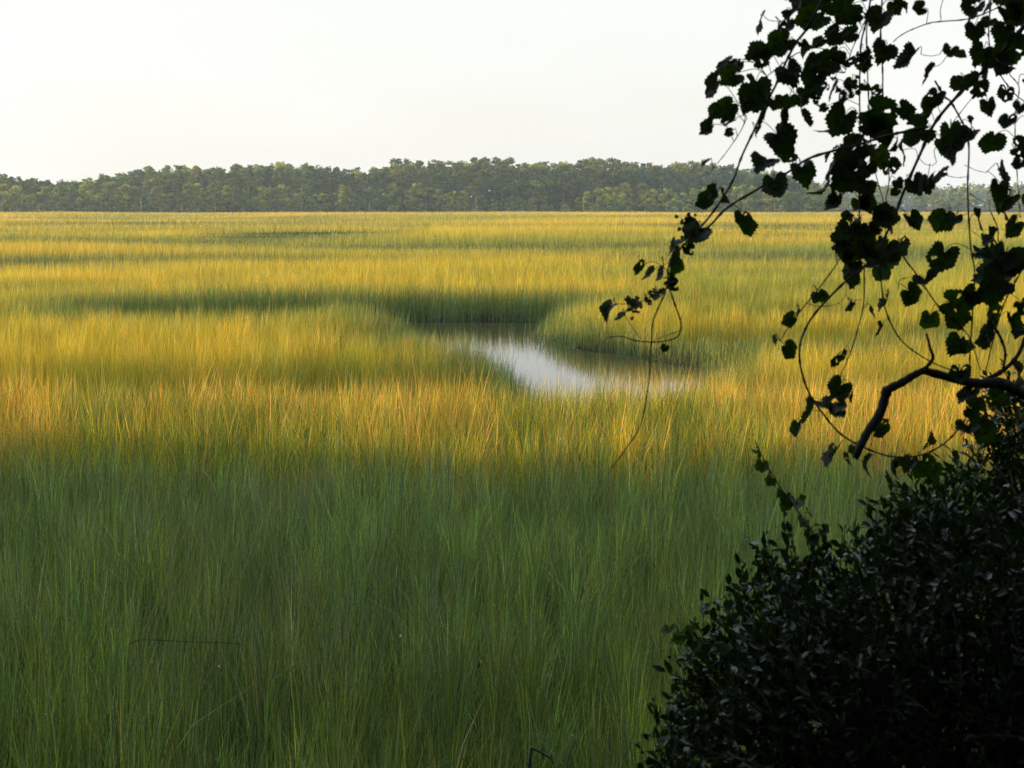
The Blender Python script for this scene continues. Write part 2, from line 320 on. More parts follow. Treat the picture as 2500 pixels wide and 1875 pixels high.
def pal_far(x, y, sd, n):
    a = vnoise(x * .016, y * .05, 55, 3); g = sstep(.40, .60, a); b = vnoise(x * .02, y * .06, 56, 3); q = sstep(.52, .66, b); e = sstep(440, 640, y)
    w_ = np.maximum(sstep(4, .5, sd), swale_w(x, y)[0]); l = 1 - w_  # w_ darkens blades in dips and by the far creek, standing in for shade
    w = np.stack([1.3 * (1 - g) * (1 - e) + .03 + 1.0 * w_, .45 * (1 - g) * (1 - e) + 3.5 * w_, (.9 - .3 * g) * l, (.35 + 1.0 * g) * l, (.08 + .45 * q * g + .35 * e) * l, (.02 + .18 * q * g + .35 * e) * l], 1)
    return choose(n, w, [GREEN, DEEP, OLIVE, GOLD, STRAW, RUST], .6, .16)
x, y = scatter(270000, 4.6, 16.6, .7, 3.5)
blades('marsh_grass', x, y, .0058 + .0040 * rng.random(len(x)), 4, .12, .048, 'tall green marsh grass in shade filling the foreground', pal_near, .12, .30, .85)
x, y = scatter(140000, 16.6, 23.0, 1.0, 5)
blades('marsh_grass', x, y, .0075 + .0035 * rng.random(len(x)), 3, .13, .055, 'rusty orange and green reed grass in a sunlit band behind the shade', pal_band, .15, .40, .45)
x, y = scatter(400000, 23.0, 66, 1.4, 6)
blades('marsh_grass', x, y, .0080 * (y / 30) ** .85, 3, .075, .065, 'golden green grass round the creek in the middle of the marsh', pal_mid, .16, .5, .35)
x, y = scatter(600000, 66, 640, 2.0, 10)
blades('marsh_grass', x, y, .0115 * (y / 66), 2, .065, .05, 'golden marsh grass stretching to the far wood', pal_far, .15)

# rusty seed stalks standing above the sunlit band
x, y = scatter(17000, 16.8, 25.0, 1.0, 5); m_ = vnoise(x * .5, y * .25, 53, 3) + .25 * vnoise(x * 2.5, y * 1.2, 57, 2) > .60; x, y = x[m_], y[m_]
blades('reed_stalks', x, y, .0075 + .004 * rng.random(len(x)), 3, .12, .055, 'rusty orange seed stalks standing above the sunlit grass band', lambda x, y, sd, n: choose(n, np.ones((n, 3)) * np.array([[.5, .35, .3]]), [RUST * 1.1, STRAW, GOLD]), .16, 0, 0, 1.12)

# ------------------------------------------------------------------ trees
def leaf_quads(c, nrm, size, tint, mb, asp=.6):
    """many small kite-shaped leaf clumps: c (n,3) centres, nrm (n,3) normals"""
    n = len(c); nrm = nrm / np.linalg.norm(nrm, axis=1, keepdims=True)
    r = rng.normal(size=(n, 3)); a = np.cross(nrm, r); a /= np.linalg.norm(a, axis=1, keepdims=True) + 1e-9; b = np.cross(nrm, a)
    s = (size * (.6 + .8 * rng.random(n)))[:, None]
    V = np.stack([c - a * s, c + b * s * asp + nrm * s * .15, c + a * s, c - b * s * asp + nrm * s * .15], 1)
    f = np.arange(n)[:, None] * 4 + np.array([[0, 1, 2, 3]])
    mb.add(V.reshape(-1, 3), [f], np.repeat(tint, 4, 0))
def crown(mb, blobs, per, size, hue=.25, warm=.3):
    """blobs: (x,y,z,rx,rz). leaf clumps near the surface of each lobe"""
    for (bx, by, bz, rx, rz) in blobs:
        d = rng.normal(size=(per, 3)); d /= np.linalg.norm(d, axis=1, keepdims=True)
        rad = (.35 + .8 * rng.random(per) ** .8)[:, None]
        c = np.array((bx, by, bz)) + d * rad * np.array((rx, rx, rz))
        t = 1 + hue * rng.normal(); w = rng.random() * warm
        tint = np.clip(np.array((t * (1 + w), t * (1 + .3 * w), t * (1 - .3 * w))) * (1 + .15 * rng.normal(size=(per, 1))), .25, 2.4)
        leaf_quads(c, d + .6 * rng.normal(size=(per, 3)), size, tint, mb)
def pine_proto(h, seed):
    random.seed(seed); t = MB(); lean = random.uniform(-.6, .6)
    pts = [(lean * (k / 6) ** 2, .15 * math.sin(k + seed), h * .97 * k / 6) for k in range(7)]
    t.tube(pts, [.30 * (1 - .8 * k / 6) * h / 22 for k in range(7)], 6)
    c = MB(); blobs = []; nb = random.randint(26, 34); z0 = random.uniform(.42, .55)
    for k in range(nb):
        f = z0 + (1 - z0) * (k + .5) / nb; a = random.uniform(0, 6.28); R0 = h * .17 * (1.15 - .8 * ((f - z0) / (1 - z0)) ** 2) * random.uniform(.5, 1.1)
        x, y = math.cos(a) * R0 + lean * f * f, math.sin(a) * R0
        blobs.append((x, y, h * f, h * random.uniform(.040, .070), h * random.uniform(.024, .045)))
        t.tube([(lean * f * f, 0, h * (f - .05)), (x * .6, y * .6, h * (f - .02)), (x, y, h * f)], [.07 * h / 22, .05 * h / 22, .02], 4)
    crown(c, blobs, 52, h * .018, .30, .5); return t, c
def broad_proto(h, seed, wide=.34):
    random.seed(seed); t = MB()
    t.tube([(0, 0, -.3), (.1, 0, h * .25), (.2, .1, h * .6), (.1, 0, h * .9)], [.22 * h / 12, .17 * h / 12, .1 * h / 12, .03], 6)
    c = MB(); blobs = []
    for k in range(random.randint(28, 36)):
        f = random.uniform(.12, .97); prof = math.sin(math.pi * min(1, f * .85 + .12)) ** .6; a = random.uniform(0, 6.28); R0 = h * wide * prof * random.uniform(.3, 1)
        x, y = math.cos(a) * R0, math.sin(a) * R0
        blobs.append((x, y, h * f, h * random.uniform(.065, .11), h * random.uniform(.05, .085)))
        if k % 2: t.tube([(.15, .05, h * f * .7), (x, y, h * f)], [.05 * h / 12, .02], 4)
    crown(c, blobs, 56, h * .030, .28, .6); return t, c
def snag_proto(h, seed):
    random.seed(seed); t = MB()
    t.tube([(0, 0, -.3), (.1 * h * .1, 0, h * .5), (.12 * h * .3, 0, h)], [.03 * h, .022 * h, .008 * h], 6)
    b = t
    for k in range(9):
        f = random.uniform(.25, .95); a = random.uniform(0, 6.28); l = h * random.uniform(.15, .4) * (1.15 - f)
        p0 = Vector((.02 * h * f, 0, h * f)); d = Vector((math.cos(a), math.sin(a), random.uniform(.1, .9))) * l
        b.tube([p0, p0 + d * .5, p0 + d + Vector((0, 0, .1 * l))], [.012 * h, .009 * h, .004 * h], 4)
    return t
def make_tree(name, protos, loc, rz, sc, label, cat, group, store):
    key, i = protos
    r = empty(name, loc); r.rotation_euler = (0, 0, rz); r.scale = sc; tag(r, label, cat, group)
    for src in store[key][i]:
        c = src.copy() if src.get('used') else src
        if c is src: src['used'] = 1
        else: COL.objects.link(c); c.pop('used', None) if 'used' in c else None
        c.parent = r
    return r
STORE = {}
def reg(key, pairs, names, mats):
    STORE[key] = []
    for (a, b) in pairs: STORE[key].append((a.build(names[0], mats[0]), b.build(names[1], mats[1])))
reg('pine', [pine_proto(22, s) for s in range(6)], ('trunk', 'crown'), (M_pbark, M_pine))
reg('broad', [broad_proto(12, s + 20, .30 if s % 2 else .38) for s in range(5)], ('trunk', 'crown'), (M_pbark, M_broad))
STORE['snag'] = [(snag_proto(6, s + 40).build('trunk', M_dead),) for s in range(4)]
SKYL = [(-120, 405), (-40, 412), (0, 418), (45, 438), (75, 429), (120, 439), (178, 443), (230, 435), (258, 430), (290, 424), (350, 412), (440, 409), (490, 407), (560, 414), (600, 402), (660, 402), (730, 401), (760, 410), (800, 405), (855, 418), (900, 412), (920, 416), (945, 408), (975, 393), (1030, 397), (1110, 395), (1180, 389), (1240, 390), (1270, 402), (1305, 394), (1340, 402), (1400, 393), (1450, 390), (1500, 394), (1570, 398), (1630, 405), (1660, 395), (1700, 393), (1750, 401), (1790, 411), (1850, 415), (1900, 424), (1960, 440)]
sxp, syp = zip(*SKYL)
def ground_at(px, D): return (px - CX) / F * D
k = 0; px = -110.0
while px < 1950:                                    # tall pines along the skyline, two staggered ranks
    for rank in range(3):
        kind = 'broad' if random.random() < .22 else 'pine'
        q = px + random.uniform(-9, 9) + rank * 11; D = 690 + rank * 26 + random.uniform(-8, 8) + max(0, q - 700) * .05
        top = float(np.interp(q, sxp, syp)) + random.uniform(-2, 7) + (8 if rank == 0 else 0)
        h = EYE + (HOR - top) / F * D; s = h / 22
        lab = ['tall pine with a rounded crown on the skyline of the far wood', 'slender pine rising above the young trees in the far wood', 'broad crowned pine standing in the far wood'][rank]
        make_tree('pine_tree' if kind == 'pine' else 'tall_tree', (kind, random.randrange(6 if kind == 'pine' else 5)), (ground_at(q, D), D, .1), random.uniform(0, 6.28), ((s if kind == 'pine' else s * 1.5) * random.uniform(.9, 1.35),) * 2 + (s if kind == 'pine' else s * 22 / 12,), lab if kind == 'pine' else 'tall rounded leafy tree standing among the pines of the far wood', 'tree', 'pines of the far wood' if kind == 'pine' else 'tall leafy trees of the far wood', STORE); k += 1
    px += 36
c = MB(); blobs = []                                # the shaded inside of the wood, one mass
for i in range(2600):
    q = random.uniform(-180, 1990); D = random.uniform(725, 820); top = EYE + (HOR - float(np.interp(q, sxp, syp))) / F * D
    blobs.append((ground_at(q, D), D, (random.random() ** 1.4) * .80 * top, random.uniform(2.5, 4.5), random.uniform(1.8, 3.2)))
crown(c, blobs, 46, 1.35, .25, .2)
o = c.build('wood_interior', M_pine); tag(o, 'deep shaded mass of trees inside the far wood', 'wood', kind='stuff')
for i in range(84):                                 # younger broadleaf trees in front
    q = -100 + i * 25.5 + random.uniform(-10, 10); D = 655 + random.uniform(-8, 18)
    hgt = random.uniform(9, 14.5) if q > 1430 or q < 1150 else random.uniform(6, 12)
    if 1270 < q < 1420: hgt = random.uniform(4, 7.5)
    s = hgt / 12
    make_tree('young_tree', ('broad', random.randrange(5)), (ground_at(q, D), D, .1), random.uniform(0, 6.28), (s * random.uniform(.9, 1.2),) * 2 + (s,), 'bushy green young tree at the marsh edge of the far wood', 'tree', 'young trees at the foot of the far wood', STORE)
for i in range(60):                                 # low scrub at the very edge
    q = -100 + i * 35 + random.uniform(-16, 16); D = 644 + random.uniform(-4, 6); s = random.uniform(2.2, 4.8) / 12
    make_tree('shrub', ('broad', random.randrange(5)), (ground_at(q, D), D, -.2), random.uniform(0, 6.28), (s * 1.7, s * 1.7, s), 'low scrubby bush at the edge of the far wood', 'shrub', 'scrub along the edge of the far wood', STORE)
SN = [(14, 6.0), (233, 3.5), (200, 3.2), (352, 8.0), (450, 5.2), (462, 4.2), (530, 5.5), (600, 3), (640, 2.6), (717, 2.2), (852, 4.5), (905, 6.0), (950, 3.2), (1163, 8.2), (1424, 7.5), (1440, 3.6), (1530, 3.5), (1625, 4.8), (1886, 5.8), (1900, 4.4), (1960, 4), (2010, 3.6)]
for i, (q, h) in enumerate(SN):
    D = 636 + random.uniform(-3, 3); s = h / 6
    make_tree('dead_tree', ('snag', i % 4), (ground_at(q, D), D, 0), random.uniform(0, 6.28), (s * .75, s * .75, s), 'bare tan dead tree standing at the marsh edge before the far wood', 'dead tree', 'dead trees at the edge of the far wood', STORE)
# the fainter ridge far off on the right, one mass
c = MB(); blobs = []
for i in range(420):
    q = random.uniform(1720, 2720); D = random.uniform(1450, 1600); top = float(np.interp(q, (1700, 1950, 2060, 2260, 2290, 2340, 2500, 2720), (440, 446, 455, 455, 460, 456, 452, 448)))
    f = random.random(); blobs.append((ground_at(q, D), D, EYE + (HOR - top - 4 * random.random()) / F * D * f - 1, random.uniform(7, 12), random.uniform(4, 7)))
crown(c, blobs, 40, 2.0, .2, .3)
o = c.build('distant_wood', M_pine); tag(o, 'faint blue wooded ridge far off behind the vine on the right', 'wood', kind='stuff')
for i in range(26):
    q = 1960 + i * 26 + random.uniform(-10, 10); D = 900 + random.uniform(-20, 60); s = random.uniform(8, 15) / 12
    make_tree('young_tree', ('broad', random.randrange(5)), (ground_at(q, D), D, .1), random.uniform(0, 6.28), (s * 1.2, s * 1.2, s), 'small bushy tree along the right end of the far marsh edge', 'tree', 'small trees at the right end of the marsh', STORE)

# trees of the bank, left of and behind the viewpoint: they cast the foreground shade
def shade_proto(h, seed, low=.05):
    random.seed(seed); t = MB()
    t.tube([(0, 0, -.5), (.1, 0, h * .3), (.3, .1, h * .6), (.2, 0, h * .9)], [.28, .22, .14, .04], 8)
    c = MB(); blobs = []
    for k in range(46):
        f = random.uniform(low, 1); prof = min(1, .75 + f) if f < .5 else math.sqrt(max(.05, 1 - ((f - .5) / .55) ** 2)); a = random.uniform(0, 6.28); R0 = 3.4 * prof * random.random() ** .5
        x, y = math.cos(a) * R0, math.sin(a) * R0; blobs.append((x, y, h * f, random.uniform(.9, 1.4), random.uniform(.7, 1.1)))
        if k % 3 == 0: t.tube([(.2, 0, h * f * .7), (x, y, h * f)], [.07, .02], 5)
    crown(c, blobs, 150, .22, .2, .2); return t, c
reg('shade', [shade_proto(11, s + 60) for s in range(3)], ('trunk', 'crown'), (M_bark, M_shade))
def edge_proto(seed):
    random.seed(seed); t = MB(); t.tube([(0, 0, -.5), (.1, 0, 3), (.2, .1, 6), (.1, 0, 9)], [.28, .22, .14, .04], 8)
    c = MB(); blobs = []
    for k in range(170):
        z = random.uniform(.4, 10); r = 2.2 if z < 2.5 else (2.2 + (z - 2.5) / .77 if z < 4.1 else 4.3) if z < 7.5 else 4.3 * math.sqrt(max(.05, 1 - ((z - 7.5) / 3.2) ** 2))
        a = k * 2.39996; q = r * (random.random() ** .3); blobs.append((math.cos(a) * q, math.sin(a) * q, z, random.uniform(.55, .8), random.uniform(.45, .65)))
        if k % 8 == 0: t.tube([(.15, 0, z * .8), blobs[-1][:3]], [.06, .02], 5)
    crown(c, blobs, 60, .17, .2, .2); return t, c
reg('high', [edge_proto(s + 80) for s in range(2)], ('trunk', 'crown'), (M_bark, M_shade))
SH = [(-15.5, 8.6), (-18, 9), (-14.5, 4.5), (-19, 10.2), (-22, 10.5), (-22, 7), (-13, 0), (-19, 3), (-26, 10.8), (-27, 8), (-30, 11.2), (-33, 12), (-9.5, -4), (-4.5, -7.5), (1.5, -8.5), (6.5, -5), (9.5, -1), (7.6, 1.8), (3.4, -4.2), (-2.0, -5.6), (-15, -8), (5.8, -1.6), (-5.6, -2.6), (-9, 0.5)]
HI = [(x_, 14.9 + (-17 - x_) * .1405 + d_) for x_, d_ in ((-17, 0), (-19.5, 0), (-22, .1), (-24.5, 0), (-27, -.1), (-30, 0), (-33, .1), (-37, 0))]
for i, (sx_, sy_) in enumerate(SH + HI):
    hi_ = i >= len(SH); s = 1.0 if hi_ else random.uniform(.95, 1.2)
    make_tree('bank_tree', ('high', i % 2) if hi_ else ('shade', i % 3), (sx_, sy_, float(bank(np.array([sx_]), np.array([min(sy_, 8.0)]))[0]) * (not hi_) + .1), random.uniform(0, 6.28), (s, s, s), 'dense leafy tree on the bank outside the picture, shading the foreground', 'tree', 'trees of the near bank', STORE)

# ------------------------------------------------------------------ grape vine in the upper right corner, about 3 m from the eye
def Z1(*p): return [(1660 + u * .3797, v * .3797) for (u, v) in p]
def Z2(*p): return [(1460 + u * .4702, 500 + v * .4702) for (u, v) in p]
def Z3(*p): return [(1560 + u * .4974, 1050 + v * .4974) for (u, v) in p]
def leaf_outline(n=46):
    th = np.linspace(-np.pi, np.pi, n, endpoint=False) + np.pi / n; a = np.abs(th)
    r = .50 + .05 * np.cos(th) + .14 * np.exp(-(a / .28) ** 2) + .06 * np.exp(-((a - 1.05) / .28) ** 2) + .06 * np.exp(-((a - 2.25) / .4) ** 2) - .33 * np.exp(-((a - np.pi) / .30) ** 2)
    return th, r
LTH, LR = leaf_outline()
def grape_leaf(mb, c, axis, nrm, size, tint, holes=0.0):
    """toothed heart-shaped leaf: axis = base->tip, size = width"""
    axis = axis.normalized(); nrm = (nrm - axis * nrm.dot(axis)).normalized(); side = axis.cross(nrm)
    n = len(LTH); teeth = 1 + .055 * np.where(np.arange(n) % 2 == 0, 1, -1) * (.6 + .8 * rng.random(n))
    r = LR * teeth * (1 + .07 * rng.normal() * np.sin(LTH * 2 + rng.random() * 6))
    fold = rng.uniform(.1, .55); curl = rng.normal() * .45; wav = rng.uniform(.02, .07); ph = rng.random() * 6; asp = rng.uniform(.85, 1.05)
    rings = [(0.36, 1), (.70, 1), (1.0, 1)]; pts = [(0, 0, 0)]
    for f, _ in rings:
        rr = r * f if f == 1 else f * (LR * .6 + .4 * r)
        u, w = rr * np.cos(LTH), rr * np.sin(LTH) * asp
        z = fold * np.abs(w) + curl * u * u + wav * np.sin(3 * LTH + ph) * f * f + .1 * rng.normal(size=n) * .25 * f
        pts += list(zip(u, w, z))
    pts = np.array(pts); A, B, Nn = np.array(axis), np.array(side), np.array(nrm)
    V = np.array(c) + size * (pts[:, :1] * A + pts[:, 1:2] * B + pts[:, 2:3] * Nn)
    k = np.arange(n); k2 = (k + 1) % n
    q1 = np.stack([1 + k, 1 + k2, 1 + n + k2, 1 + n + k], 1); q2 = np.stack([1 + n + k, 1 + n + k2, 1 + 2 * n + k2, 1 + 2 * n + k], 1); t0 = np.stack([np.zeros(n, int), 1 + k, 1 + k2], 1)
    if rng.random() < holes:                        # eaten holes and a bitten edge
        m = np.ones(n, bool)
        for _ in range(rng.integers(1, 4)): a = rng.integers(0, n); m[[a, (a + 1) % n]] = False
        q1 = q1[m]
        m = np.ones(n, bool)
        if rng.random() < .5:
            a = rng.integers(0, n); m[[(a + j) % n for j in range(rng.integers(2, 5))]] = False
        q2 = q2[m]
    mb.add(V, [q1, q2, t0], tint)
VINES = {}                                          # name key -> dict(stems=MB, leaves=MB, nodes=[...])
def vine(key): return VINES.setdefault(key, dict(stem=MB(), leaf=MB(), nodes=[]))
def strand(key, px, d0, d1, r0, r1, sway=.05):
    v = vine(key); n = len(px); ph = random.uniform(0, 6)
    pts = [P(x, y, d0 + (d1 - d0) * i / (n - 1) + sway * math.sin(ph + i * 1.7)) for i, (x, y) in enumerate(px)]
    sm = smoothpath(pts, 7); rd = [r0 + (r1 - r0) * i / (len(sm) - 1) for i in range(len(sm))]
    for i in range(3, len(sm) - 2, 6): rd[i] *= 1.45                       # nodes of the stem
    v['stem'].tube(sm, rd, 6)
    for i, p in enumerate(sm):
        q = (px[0][0] + 0, 0); v['nodes'].append(p)
    return sm
def proj(p):
    d = p - Vector((0, 0, EYE)); f = d.y * cp - d.z * sp; u = d.y * sp + d.z * cp
    return CX + F * d.x / f, CY - F * u / f
mm = .001
strand('left', Z1((1010, -420), (960, -120), (830, 160), (750, 270), (690, 380), (610, 560), (555, 660), (480, 830), (400, 1000), (330, 1180), (200, 1380), (60, 1540), (-40, 1640)), 3.1, 2.9, 3.0 * mm, 1.8 * mm)
strand('left', Z1((1600, 815), (1430, 850), (1300, 880), (1150, 930), (850, 1010), (690, 1110), (510, 1210), (300, 1340), (180, 1460), (0, 1560), (-60, 1620)), 3.05, 2.92, 3.0 * mm, 2.0 * mm, .02)
strand('left', Z1((1000, 180), (830, 320), (740, 350), (560, 490)), 3.05, 3.0, 1.4 * mm, 1 * mm)
strand('left', Z1((430, 760), (380, 860), (290, 990), (180, 1120)), 3.0, 2.95, 1.0 * mm, .7 * mm)
strand('left', Z2((390, 250), (365, 330), (368, 420), (400, 520), (428, 600), (428, 655), (405, 690), (320, 712), (200, 706), (120, 683), (40, 692)), 2.92, 2.85, 2.0 * mm, 1.0 * mm, .01)
strand('left', Z2((348, 460), (320, 520), (285, 610), (275, 720), (265, 900), (225, 1130), (150, 1260), (70, 1365)), 2.92, 2.8, 1.7 * mm, 1.0 * mm, .01)
strand('left', Z2((425, 655), (350, 680), (290, 705)), 2.86, 2.86, .8 * mm, .6 * mm, 0)
strand('left', Z2((365, 430), (310, 460), (230, 500), (150, 515), (90, 512)), 2.9, 2.9, 1.2 * mm, .7 * mm, .01)
strand('left', Z2((130, 560), (180, 640), (225, 700)), 2.9, 2.9, .6 * mm, .5 * mm, .0)
strand('middle', Z1((1260, -500), (1225, -10), (1190, 170), (1163, 300), (1155, 600), (1158, 850), (1150, 1100), (1155, 1420)), 3.2, 3.1, 2.2 * mm, 1.4 * mm)
strand('middle', Z1((1240, -450), (1222, 10), (1200, 220), (1212, 600), (1225, 900), (1250, 1080), (1312, 1310)), 3.15, 3.1, 1.6 * mm, 1.1 * mm)
strand('middle', Z1((1330, -450), (1300, 0), (1290, 200), (1303, 450), (1306, 640), (1328, 900), (1345, 1150), (1318, 1310)), 3.25, 3.15, 2.0 * mm, 1.2 * mm)
strand('middle', Z1((1060, 470), (1110, 310), (1180, 160), (1215, 60)), 3.2, 3.2, 1.0 * mm, 1.2 * mm)
strand('middle', Z1((2500, -260), (2250, 120), (2020, 385), (1800, 600), (1640, 790), (1545, 990), (1440, 1230), (1380, 1390), (1310, 1540)), 3.3, 3.1, 4.2 * mm, 2.6 * mm, .02)
strand('middle', Z2((1500, 165), (1390, 315), (1280, 402), (1130, 560), (1070, 660), (1046, 750), (1056, 860), (1100, 985), (1180, 1100), (1260, 1190), (1350, 1245), (1450, 1288), (1560, 1310), (1700, 1293), (1820, 1220), (1910, 1110)), 3.1, 3.0, 2.4 * mm, 1.8 * mm, .015)
strand('middle', Z2((1240, 308), (1150, 430), (1060, 540), (1000, 620), (945, 705)), 3.08, 3.0, 1.4 * mm, .9 * mm, .01)
strand('middle', Z2((1382, 300), (1380, 500), (1350, 640), (1310, 770), (1250, 905)), 3.08, 3.0, 1.5 * mm, 1.0 * mm, .01)
strand('middle', Z2((1465, 290), (1475, 450), (1500, 565), (1560, 685), (1640, 760), (1760, 830), (1890, 875)), 3.1, 3.0, 1.7 * mm, 1.3 * mm, .01)
strand('middle', Z2((1545, 205), (1600, 290), (1660, 370), (1770, 530), (1900, 650), (1945, 730), (1985, 860)), 3.1, 3.05, 2.0 * mm, 1.0 * mm, .01)
strand('middle', Z2((1080, 510), (1150, 528), (1240, 515), (1285, 470), (1290, 400)), 3.05, 3.05, .7 * mm, .6 * mm, 0)
strand('middle', Z2((1560, 440), (1570, 390), (1640, 380), (1700, 440)), 3.05, 3.05, .7 * mm, .6 * mm, 0)
strand('middle', Z2((1310, 555), (1330, 500), (1372, 492)), 3.05, 3.05, .7 * mm, .6 * mm, 0)
strand('right', Z1((1640, 520), (1700, 620), (1745, 660), (1830, 820), (1858, 950), (1850, 1230), (1868, 1570)) + Z2((1955, 350), (1945, 560), (1930, 800), (1932, 860)), 3.15, 3.05, 2.2 * mm, 1.3 * mm, .01)
strand('right', Z1((1370, 270), (1410, 235), (1480, 195), (1600, 150), (1680, 138), (1860, 120), (2020, 60), (2200, -40)), 3.2, 3.2, 1.0 * mm, 1.5 * mm, .02)
strand('right', Z1((1680, 140), (1675, 60), (1690, 0), (1700, -120)), 3.2, 3.2, .8 * mm, .8 * mm, .0)
strand('right', Z1((2020, -300), (2000, 0), (1985, 200), (2000, 330), (2060, 480), (2160, 610), (2260, 680)), 3.3, 3.2, 1.6 * mm, 1.2 * mm)
strand('right', Z1((2120, 480), (2180, 560), (2160, 700), (2155, 850), (2170, 1150), (2190, 1400)), 3.2, 3.1, 1.2 * mm, .9 * mm)
strand('right', Z1((1745, 800), (1870, 640), (1960, 540)), 3.2, 3.2, .9 * mm, .8 * mm)
strand('right', Z2((2260, 250), (2195, 350), (2110, 510), (2055, 690), (2012, 870)), 3.1, 3.0, 1.9 * mm, 1.2 * mm, .01)
strand('right', Z2((2060, 640), (2090, 690), (2115, 770), (2105, 850)), 3.05, 3.0, 3.0 * mm, 2.6 * mm, .0)
strand('right', Z2((2040, 40), (2075, 120), (2080, 190), (2120, 260)), 3.1, 3.1, 1.4 * mm, 1 * mm, .0)
strand('right', Z2((2240, 640), (2180, 780), (2100, 862), (1990, 918)), 3.05, 3.0, 4 * mm, 5 * mm, .0)
for a, b, k in [((1540, 1020), (1590, 1060), 'middle'), ((1590, 1060), (1650, 1045), 'middle'), ((1830, 1060), (1970, 1110), 'right'), ((1720, 1130), (1845, 1135), 'right'), ((1860, 1240), (1960, 1300), 'right'), ((1740, 1385), (1865, 1365), 'right'), ((1870, 1480), (1990, 1550), 'right'), ((570, 130), (690, 125), 'left'), ((1550, 350), (1670, 350), 'right'), ((1610, 430), (1690, 400), 'right'), ((700, 560), (760, 620), 'left')]:
    mid = ((a[0] + b[0]) / 2 + 4, (a[1] + b[1]) / 2 + 10); strand(k, Z1(a, mid, b), 3.1, 3.1, .7 * mm, .6 * mm, 0)
LV1 = """730,70,150 515,140,110e 830,110,150 900,110,160 1080,40,180 1290,110,165 1380,30,110 1545,55,85 1440,40,70e 620,280,150 680,270,120 790,290,85 900,270,90 1010,220,130 1110,220,110 510,350,150 560,330,100 300,410,130s
370,420,90s 230,540,170 340,490,130 480,560,190 500,620,180 420,660,130 700,460,170 740,450,120s 870,380,110 950,400,150 1050,400,130 1180,390,120 1320,310,150 1490,365,140s 1605,465,120s 1740,330,105 1790,350,70 320,680,150
240,710,110 195,820,105 320,850,60 330,770,90e 560,700,140s 620,650,100 700,640,110 770,620,120 790,740,120e 665,740,90s 870,500,150 890,560,110 980,560,110s 1100,530,80 1060,620,80 1190,560,75 1270,580,70 930,690,60 490,830,80e
640,880,205 700,980,140 550,1040,170 610,1190,190 790,1090,150 175,1040,60s 220,1230,100 160,1280,105e 280,1260,85e 110,1500,150 400,1400,120 430,1450,120 1050,760,190 1010,800,150s 1260,720,220 1240,820,210 1430,710,145 1520,770,90
1590,660,100 1650,620,115 1560,840,150 1500,880,110 1740,850,170 1720,970,190 1850,860,140 1870,800,90e 2010,900,155 2110,770,110 1980,670,105 2100,590,110 1100,1000,200 1100,1110,230 1130,1230,190 1200,1180,140 1270,980,150 1350,1060,115
1440,980,110e 1390,920,90s 980,970,100s 960,1080,120s 930,1200,120s 1000,1290,110e 1080,1385,80 1400,1170,70 1390,1230,60 1510,1180,130 1590,1160,120e 1670,1110,110e 1310,1370,130 1490,1410,130 1700,1390,185 1770,1410,100 2060,1110,140e
2050,1200,120 2060,1320,200 2110,1280,150 1920,1410,110e 2150,1450,125 2000,1520,100e 2190,690,100 2190,950,150 2190,1060,110 1240,1490,80 1070,1480,130 1150,1440,110s 1900,60,135 1970,40,70s 1900,190,125 1990,140,105 2100,80,180
2180,130,170 2080,190,130 2130,300,180 1940,330,140 2000,380,165 2060,360,150 1910,540,170 1830,500,150 1790,530,95 2100,430,100 2140,230,130 2170,30,160 760,-60,160 900,-50,180 1030,-70,160 1200,-60,140 1900,-60,150 2050,-60,170 2180,-70,170 2260,60,180
2270,250,170 2280,500,150 2270,800,150 2270,1000,150 2280,1250,160 1620,230,0 820,10,130 960,20,120 1130,110,100 1070,130,110 1000,330,70 1010,430,90 850,430,90 640,170,90s 700,160,90s 820,330,80s 1330,870,110 1180,870,120 1200,1080,130 1060,1060,120 1050,1180,110 1200,1290,120 1160,1300,110 1980,470,80s 1630,700,100s 1560,720,80s 1200,940,120 1110,910,110 1800,870,130 1700,920,150 1780,930,120 2050,420,110 1860,150,70s 1910,250,80s"""
LV2 = """520,140,135 490,100,70 385,240,115e 410,200,90s 470,220,75 225,330,85s 280,355,75s 340,335,90e 400,320,95 310,460,95 258,500,50 195,515,55 60,535,85e 130,580,70e 348,740,45 1300,60,70 1310,130,150 1260,200,125 1430,210,165 1480,290,180 1420,250,160
1570,205,120 1290,270,110 1310,340,130s 1340,170,100 1790,265,150 1980,260,95e 2040,180,90e 1150,460,90 1045,545,60e 1000,590,80 920,700,60 980,745,95 1308,515,55s 1428,555,55s 1472,640,60s 1500,500,100e 1620,455,110 1700,395,110 1850,510,160 1860,570,125
1950,465,115 1720,590,115 1235,785,70e 1270,765,50s 2050,450,130 2080,360,190 2110,270,160 2160,300,110e 2030,560,130 2060,640,110s 2140,610,110s 2000,680,90e 1870,710,120 1910,740,90 1880,870,110 2200,520,95 2190,660,70 1255,950,120 1260,1030,110 1230,1085,115 1090,1050,110e
1170,1030,90 1040,1150,70e 1320,1000,50s 1470,1150,90 1450,1180,70 1230,1290,110s 1300,1310,80e 1400,1330,95s 1330,1265,60 1520,1350,95s 1720,1230,85e 1690,1350,125 1620,1340,95 1740,1370,90 1845,1310,65e 1910,1160,110 2000,1170,125 1930,980,100e 1955,1060,110e 2070,930,80 2060,1000,85 2180,870,105e 2140,290,120 1550,1330,60 2030,330,120 2060,410,120 2110,420,100 2200,260,100 1360,130,100 1370,220,120 1290,210,110 1440,290,120 1530,240,100 1250,150,80e 1500,60,130 1500,100,110"""
